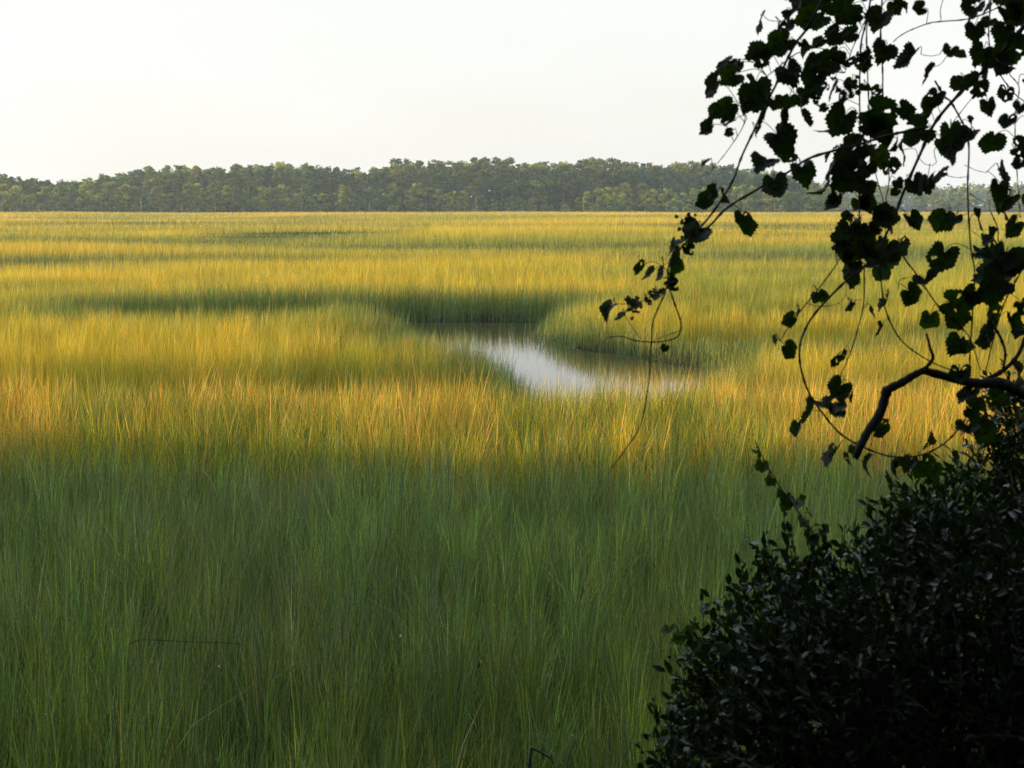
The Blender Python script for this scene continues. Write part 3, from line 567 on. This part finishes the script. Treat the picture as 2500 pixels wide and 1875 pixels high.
def put_leaves(txt, Z, seed):
    r = random.Random(seed)
    for tok in txt.split():
        k = tok[-1] if tok[-1] in 'es' else 'f'; u, v_, w = [float(q) for q in tok.rstrip('es').split(',')]
        if w < 20: continue
        (px, py), = Z((u, v_)); sc = .3797 if Z is Z1 else .4702; wpx = w * sc
        key = 'left' if (px < 1960 and py < 560 and px - 1660 < (560 - py) * .55 + 330) or (px < 1720 and py < 900) else ('right' if px > 2260 or (px > 2200 and py < 300) else 'middle')
        best, bd = None, 1e18
        for n in VINES[key]['nodes'] + (VINES['middle']['nodes'] if key == 'right' else []):
            qx, qy = proj(n); dd = (qx - px) ** 2 + (qy - py) ** 2
            if dd < bd: bd, best = dd, n
        dep = best.y + r.uniform(-.10, .10); c = P(px, py, dep); size = wpx / F * dep * 1.04
        out_ = (c - best); out_.y *= .3
        ax = (out_.normalized() * .8 if out_.length > 1e-4 else Vector((0, 0, 0))) + Vector((r.uniform(-.5, .5), r.uniform(-.3, .3), -.75)); ax.normalize()
        view = (Vector((0, 0, EYE)) - c).normalized()
        if k == 'f': nr = view + Vector((r.uniform(-.5, .5), r.uniform(-.3, .3), r.uniform(-.1, .7)))
        elif k == 'e': nr = view * .45 + Vector((r.choice((-1, 1)) * .8, 0, r.uniform(-.1, .5))); size *= 1.2
        else: nr = view * r.choice((-.22, .22)) + Vector((r.choice((-1, 1)) * .85, .1, r.uniform(-.1, .4))); ax = (ax + Vector((-.45, 0, -.9))).normalized(); size *= 1.15
        hue = r.uniform(.75, 1.3); yl = r.uniform(.9, 1.25)
        grape_leaf(VINES[key]['leaf'], c, ax, nr, size, (hue * yl, hue, hue * .9), .30)
        b = c - ax * size * .28                     # leaf stalk back to the stem
        if (b - best).length > .004 and (b - best).length < .30:
            m_ = (b + best) / 2 + Vector((r.uniform(-.01, .01), r.uniform(-.01, .01), .012)); VINES[key]['stem'].tube(smoothpath([best, m_, b, c], 4), [.0008] * 13, 4)
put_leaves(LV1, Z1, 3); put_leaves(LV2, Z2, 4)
# unripe flower and berry clusters
for (px, py, w), key in [((1480 + 1460 - 1460, 0, 0), None)] * 0 + [((1460 + 190 * .47, 500 + 515 * .47, 26), 'left'), ((1460 + 470 * .47, 500 + 110 * .47, 34), 'left'), ((1460 + 375 * .47, 500 + 405 * .47, 22), 'left'), ((1660 + 1100 * .38, 560 * .38, 40), 'middle'), ((1660 + 1190 * .38, 370 * .38, 30), 'middle'), ((1660 + 870 * .38, 610 * .38, 34), 'left'), ((1660 + 1240 * .38, 1480 * .38, 30), 'middle')]:
    c0 = P(px, py, 2.98)
    for _ in range(26):
        q = c0 + Vector((random.gauss(0, w * .36), random.gauss(0, w * .3), random.gauss(0, w * .40))) * (3.0 / F)
        VINES[key]['stem'].tube([c0, (c0 + q) / 2 + Vector((0, 0, .004)), q], [.0006, .0005, .0004], 3)
        grape_leaf(VINES[key]['leaf'], q, Vector((random.uniform(-1, 1), random.uniform(-1, 1), -.6)), Vector((random.uniform(-1, 1), -1, random.uniform(-1, 1))), random.uniform(.006, .014), (1.2, 1.2, .8))
VL = {'left': ('grape vine trailing farthest left, its bare tip hanging over the orange grass', P(1960, -40, 3.1)), 'middle': ('dense grape vine with a thin stem looping down over the sunlit marsh', P(2350, -60, 3.3)), 'right': ('grape vine curtain hanging along the right edge of the picture', P(2440, -60, 3.25))}
for key, v in VINES.items():
    lab, loc = VL[key]; r_ = empty('grape_vine', loc); tag(r_, lab, 'vine', 'grape vines hanging over the marsh')
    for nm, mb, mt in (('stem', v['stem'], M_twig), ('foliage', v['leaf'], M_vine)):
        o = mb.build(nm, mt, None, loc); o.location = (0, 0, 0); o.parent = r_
# the tree the vines hang from: its trunk just outside the picture on the right, its limbs overhead
tk, cr = MB(), MB(); g0 = Vector((1.85, 3.45, 1.2)); z_ = float(ground_z(np.array([1.85]), np.array([3.45]), np.array([50.0]))[0])
tk.tube(smoothpath([(2.5, 3.9, z_ - .3), (2.45, 3.85, 2.6), (2.3, 3.75, 4.0), (2.0, 3.55, 5.0), (1.85, 3.4, 7.0), (1.9, 3.4, 9.0)], 5), [.13 - .10 * i / 25 + .006 * math.sin(i * 2.3) for i in range(26)], 9)
for a_ in ([(1.95, 3.5, 4.7), (1.4, 3.3, 5.15), (.9, 3.15, 5.2), (.3, 3.0, 5.1)], [(1.9, 3.45, 5.4), (1.5, 3.1, 5.9), (.9, 2.7, 6.3)], [(1.9, 3.45, 5.8), (2.6, 3.9, 6.4), (3.3, 4.1, 6.8)], [(1.85, 3.4, 6.4), (1.6, 4.0, 7.2), (1.2, 4.6, 7.8)]):
    tk.tube(smoothpath(a_, 5), list(np.linspace(.055, .012, 5 * (len(a_) - 1) + 1)), 6)
rt_ = random.Random(9); bl = []
for k in range(60):
    a = rt_.uniform(0, 6.28); q = 2.3 * rt_.random() ** .5; bl.append((1.7 + math.cos(a) * q, 3.3 + math.sin(a) * q, rt_.uniform(6.0, 9.2), rt_.uniform(.4, .7), rt_.uniform(.3, .5)))
crown(cr, bl, 90, .10, .2, .2)
ht = empty('host_tree', (2.5, 3.9, z_)); tag(ht, 'leafy tree just outside the right edge that carries the hanging vines', 'tree')
for nm, mb, mt in (('trunk', tk, M_bark), ('crown', cr, M_shade)):
    o = mb.build(nm, mt, None, ht.location); o.location = (0, 0, 0); o.parent = ht
# dead crooked branch
b_ = MB()
arm = smoothpath([P(*q, d) for q, d in zip(Z2((3800, 1330), (3040, 1180), (2600, 1100), (2290, 1010), (2170, 960), (2090, 925), (1980, 928), (1860, 905), (1690, 860)), (3.85, 3.45, 3.25, 3.1, 3.05, 3.0, 2.97, 2.95, 2.93))], 6)
b_.tube(arm, [.017 - .008 * i / (len(arm) - 1) + .0008 * math.sin(i * 2.1) for i in range(len(arm))], 8)
main = smoothpath([P(*q, d) for q, d in zip(Z2((1690, 860), (1640, 885), (1580, 922), (1510, 958), (1492, 990), (1465, 1080), (1400, 1180), (1365, 1250), (1335, 1318)), (2.93, 2.92, 2.91, 2.9, 2.9, 2.89, 2.88, 2.87, 2.87))], 6)
b_.tube(main, [.0072 + .0026 * math.sin(math.pi * i / (len(main) - 1)) + (.0016 if 18 < i < 24 else 0) + .0006 * math.sin(i * 1.7) for i in range(len(main))], 8)
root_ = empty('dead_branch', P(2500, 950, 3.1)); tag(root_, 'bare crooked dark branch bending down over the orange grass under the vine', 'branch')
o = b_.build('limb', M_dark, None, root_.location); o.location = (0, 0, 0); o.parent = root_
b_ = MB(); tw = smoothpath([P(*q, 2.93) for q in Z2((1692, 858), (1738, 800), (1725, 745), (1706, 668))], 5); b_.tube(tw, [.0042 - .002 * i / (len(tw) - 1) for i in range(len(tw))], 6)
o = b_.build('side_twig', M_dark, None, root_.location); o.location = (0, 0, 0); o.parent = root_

# ------------------------------------------------------------------ bushes on the bank, lower right
def ell_leaf(mb, c, axis, nrm, ln, wd, tint):
    axis = axis / np.linalg.norm(axis); nrm = nrm - axis * nrm.dot(axis); nrm = nrm / (np.linalg.norm(nrm) + 1e-9); sd = np.cross(axis, nrm)
    f = rng.uniform(.05, .35) * wd; cu = rng.normal() * .12 * ln
    pts = [(0, 0, 0), (.3, .42, f), (.62, .46, f), (1, 0, 0), (.62, -.46, f), (.3, -.42, f), (.32, 0, 0), (.65, 0, 0)]
    V = np.array([c + axis * ln * a + sd * wd * b + nrm * (z + cu * a * a) for a, b, z in pts])
    mb.add(V, [np.array([[6, 1, 2, 7], [6, 7, 4, 5]]), np.array([[0, 1, 6], [0, 6, 5], [7, 2, 3], [7, 3, 4]])], tint)
def spray(leaf, stem, base, d, ln, nl, lsz, asp, tints):
    d = d / np.linalg.norm(d); bend = rng.normal(size=3) * .18 + np.array((0, 0, -.05)); prev = None
    pts = [base + d * ln * t + bend * ln * t * t for t in np.linspace(0, 1, 5)]
    stem.tube([Vector(p) for p in pts], [.0016, .0014, .0012, .0009, .0006], 4)
    for k in range(nl):
        t = (k + .7) / nl; p = base + d * ln * t + bend * ln * t * t
        a = k * 2.4 + rng.random(); r = rng.normal(size=3); s1 = np.cross(d, r); s1 /= np.linalg.norm(s1) + 1e-9
        ax = d * (.55 + .5 * t) + s1 * (1.0 - .5 * t) + np.array((0, 0, .15))
        nr = np.array((0, -.15, 1.0)) + .75 * rng.normal(size=3)
        s = lsz * rng.uniform(.5, 1.45); tt = np.array(tints[rng.integers(0, len(tints))]) * rng.uniform(.75, 1.25)
        ell_leaf(leaf, p, ax, nr, s, s * asp, tt)
BUSH = np.array(Z3((-60, 1900), (45, 1700), (120, 1560), (170, 1400), (215, 1250), (270, 1150), (330, 1080), (400, 960), (480, 800), (600, 700), (740, 640), (860, 620), (1000, 590), (1150, 570), (1200, 520), (1260, 480), (1330, 420), (1420, 400), (1560, 420), (1700, 400), (1900, 380), (2200, 380), (2600, 470), (2900, 760), (3020, 1200), (3000, 1900)))
TALL = np.array(Z3((1195, 480), (1230, 360), (1300, 310), (1420, 300), (1540, 260), (1600, 200), (1650, 110), (1690, 20), (1720, -150), (1800, -220), (2000, -260), (2250, -270), (2480, -120), (2620, 150), (2680, 640), (1500, 640)))
TINT_B = [(1, 1, 1), (.8, .9, .9), (1.2, 1.2, .8), (1, 1.1, 1.2), (.9, 1, .8)]
TINT_T = [(1.1, 1.3, .8), (1.3, 1.5, .8), (.9, 1.1, .8), (2.0, 2.1, .9)]
def bush(name, poly, nsp, dmid, thick, label, lsz, asp, tints, seed, foot, ln=(.10, .24)):
    r = np.random.default_rng(seed); leaf, stem = MB(), MB()
    lo, hi = poly.min(0), poly.max(0); cnt = 0; tips = []
    while cnt < nsp:
        q = lo + (hi - lo) * r.random((400, 2)); sdv = poly_sd(q[:, 0], q[:, 1], poly)
        for (px, py), s in zip(q, sdv):
            if s > -2: continue
            e = min(1, (-s) / 260.0); th = thick * (.22 + .78 * math.sqrt(1 - (1 - e) ** 2)); dep = dmid + th * r.uniform(-1, .9)
            p = np.array(P(px, py, dep)); o_ = np.array((-.35 + .5 * r.normal(), -.35 + .55 * r.normal(), .75 + .35 * r.normal()))
            L_ = r.uniform(*ln); spray(leaf, stem, p - o_ / np.linalg.norm(o_) * L_ * .8, o_, L_, int(7 + L_ * 28), lsz, asp, tints)
            if r.random() < .05: tips.append(p)
            cnt += 1
            if cnt >= nsp: break
    n = len(poly); area = sum(poly[i][0] * poly[(i + 1) % n][1] - poly[(i + 1) % n][0] * poly[i][1] for i in range(n))
    for i in range(1, n - 3):                       # loose sprigs along the outline
        for _ in range(4):
            a_, b_ = poly[i], poly[i + 1]; tt = r.random(); q = a_ + (b_ - a_) * tt; e = b_ - a_; nn = np.array((e[1], -e[0])) * (1 if area > 0 else -1); nn = nn / (np.linalg.norm(nn) + 1e-9)
            p = np.array(P(*(q - nn * 40), dmid + .12 * r.normal())); o_ = np.array((nn[0] * .8 + .35 * r.normal(), .3 * r.normal(), -nn[1] * .6 + .45 + .3 * r.normal()))
            L_ = r.uniform(.06, .15); spray(leaf, stem, p, o_, L_, int(6 + L_ * 26), lsz * 1.05, asp, tints)
    for p in tips:                                  # inner stems from the foot
        f = np.array(foot) + r.normal(size=3) * np.array((.12, .12, 0)); m_ = (f + p) / 2 + np.array((0, .05, .12))
        stem.tube(smoothpath([Vector(f), Vector(m_), Vector(p)], 5), list(np.linspace(.008, .002, 11)), 5)
    e_ = empty(name, foot); tag(e_, label, 'bush')
    for nm, mb, mt in (('stems', stem, M_twig), ('foliage', leaf, M_bushl)):
        o = mb.build(nm, mt, None, foot); o.location = (0, 0, 0); o.parent = e_
    return e_
def on_ground(x, y): return (x, y, float(ground_z(np.array([x]), np.array([y]), np.array([50.0]))[0]))
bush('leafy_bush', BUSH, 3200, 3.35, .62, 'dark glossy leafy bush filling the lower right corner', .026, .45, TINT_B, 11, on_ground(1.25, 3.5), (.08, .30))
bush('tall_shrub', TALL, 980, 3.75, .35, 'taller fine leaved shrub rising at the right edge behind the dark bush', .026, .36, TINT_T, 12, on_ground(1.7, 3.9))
# projecting sprays along the outline of the bush
# leafy shoots that stick out of the bush
def shoot(label, path, d, leaves, w):
    st, lf = MB(), MB(); sm = smoothpath([P(*q, d) for q in path], 6); st.tube(sm, list(np.linspace(.0022, .0010, len(sm))), 5)
    for (u, v_, wz, k) in leaves:
        (px, py), = Z3((u, v_)); c = P(px, py, d + random.uniform(-.03, .03)); n_ = min(sm, key=lambda p: (p - c).length); ax = (c - n_) + Vector((0, 0, -.01)) + Vector((random.uniform(-.01, .01),) * 3)
        view = Vector((0, -1, .1)); nr = view + Vector((random.uniform(-.6, .6), 0, random.uniform(0, .8))) if k else view * .25 + Vector((.8, 0, .5))
        sz = wz * .4974 / F * d * w; tb = random.uniform(1.2, 2.6); grape_leaf(lf, c, ax, nr, sz, (tb * 1.1, tb, .8), .1); st.tube([n_, (n_ + c) / 2 + Vector((0, 0, .003)), c], [.0008] * 3, 3)
    e_ = empty('vine_shoot', sm[0]); tag(e_, label, 'vine shoot')
    for nm, mb, mt in (('stem', st, M_twig), ('foliage', lf, M_vine)):
        o = mb.build(nm, mt, None, e_.location); o.location = (0, 0, 0); o.parent = e_
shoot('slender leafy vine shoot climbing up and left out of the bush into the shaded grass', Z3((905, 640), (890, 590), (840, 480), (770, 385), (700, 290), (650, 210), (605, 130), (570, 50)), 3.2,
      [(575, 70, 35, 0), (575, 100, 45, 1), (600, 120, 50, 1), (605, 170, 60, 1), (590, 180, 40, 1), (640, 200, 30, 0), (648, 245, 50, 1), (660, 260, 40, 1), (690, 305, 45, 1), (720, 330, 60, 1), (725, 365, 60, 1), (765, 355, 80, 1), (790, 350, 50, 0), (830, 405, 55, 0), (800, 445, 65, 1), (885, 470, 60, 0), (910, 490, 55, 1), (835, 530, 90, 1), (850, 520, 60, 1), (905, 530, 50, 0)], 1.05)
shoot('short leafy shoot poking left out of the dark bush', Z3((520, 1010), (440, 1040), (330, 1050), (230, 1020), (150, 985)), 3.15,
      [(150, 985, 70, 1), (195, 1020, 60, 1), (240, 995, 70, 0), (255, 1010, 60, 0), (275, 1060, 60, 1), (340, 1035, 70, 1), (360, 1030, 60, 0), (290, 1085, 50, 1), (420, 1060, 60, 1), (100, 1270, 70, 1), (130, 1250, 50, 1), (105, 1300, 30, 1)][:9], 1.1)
# broken stake and a thin twig lying across the foreground grass
k_ = MB(); a_ = [P(*q, 6.2) for q in [(1290, 1960), (1292, 1880), (1298, 1824)]]; k_.tube(a_, [.009, .008, .007], 6); k_.tube([P(*q, 6.2) for q in [(1297, 1826), (1320, 1836), (1346, 1852), (1352, 1866)]], [.006, .005, .0045, .003], 5)
o = k_.build('broken_stick', M_dark, None, a_[0]); tag(o, 'dark snapped stick with its top bent over at the bottom edge of the grass', 'stick')
k_ = MB(); sm = smoothpath([P(*q, d) for q, d in [((318, 1572), 7.6), ((345, 1562), 7.6), ((400, 1564), 7.62), ((470, 1567), 7.6), ((540, 1569), 7.58), ((592, 1573), 7.6)]], 5)
k_.tube(sm, [.0018] * len(sm), 5)
for i in range(4, len(sm), 5): k_.tube([sm[i] + Vector((0, 0, .018)), sm[i] - Vector((0, 0, .018))], [.0018, .0018], 4)
o = k_.build('thin_twig', M_dark, None, sm[0]); tag(o, 'thin dark straight twig lying level across the foreground grass on the left', 'twig')

# periwinkle snails on the near stems
def snail_mesh():
    k = MB(); pts, rd = [], []
    for i in range(27):
        a = i * .62; f = 1 - i / 27; pts.append((math.cos(a) * .0058 * f, math.sin(a) * .0058 * f, .018 * (1 - f) ** .8)); rd.append(.0060 * f + .0006)
    k.tube(pts, rd, 7); return k
m, t, o_ = mat_new('snail_shell'); p = t.nodes.new('ShaderNodeBsdfPrincipled'); n_ = t.nodes.new('ShaderNodeTexNoise'); n_.inputs['Scale'].default_value = 300; r_ = t.nodes.new('ShaderNodeValToRGB'); r_.color_ramp.elements[0].color = (.30, .27, .22, 1); r_.color_ramp.elements[1].color = (.62, .58, .52, 1)
t.links.new(n_.outputs[0], r_.inputs[0]); t.links.new(r_.outputs[0], p.inputs['Base Color']); p.inputs['Roughness'].default_value = .5; t.links.new(p.outputs[0], o_.inputs[0])
sn = None
for (px, py) in [(u * .4521, 1300 + v * .4521) for u, v in ((335, 697), (275, 890), (250, 988), (252, 1014), (92, 972), (92, 996), (818, 703), (1925, 798), (1180, 728), (390, 352))] + [(800 + u * .4069, 1200 + v * .4069) for u, v in ((437, 870), (170, 1133), (1473, 1468), (995, 688), (1085, 998), (925, 1024))]:
    r_ = ray(px, py); d = (EYE - .98) / -r_.z
    if sn is None: sn = snail_mesh().build('snail', m)
    else: sn = sn.copy(); COL.objects.link(sn)
    sn.location = P(px, py, d); sn.rotation_euler = (random.uniform(-1, 1), random.uniform(-1, 1), random.uniform(0, 6)); tag(sn, 'tiny pale snail shell clinging to a foreground grass stem', 'snail', 'snails on the foreground grass')

# ------------------------------------------------------------------ haze
hx = 1500
V = [(x, y, z) for z in (-2.0, 46.0) for y in (-70, 1700) for x in (-hx, hx)]
m, t, o_ = mat_new('haze_air'); pv = t.nodes.new('ShaderNodeVolumePrincipled'); pv.inputs['Color'].default_value = (.62, .80, 1.0, 1); pv.inputs['Density'].default_value = .00012; pv.inputs['Anisotropy'].default_value = .2
t.links.new(pv.outputs[0], o_.inputs['Volume'])
o = np_mesh('haze', V, [np.array([[0, 2, 3, 1], [4, 5, 7, 6], [0, 1, 5, 4], [2, 6, 7, 3], [0, 4, 6, 2], [1, 3, 7, 5]])], m, smooth=False); tag(o, kind='stuff')
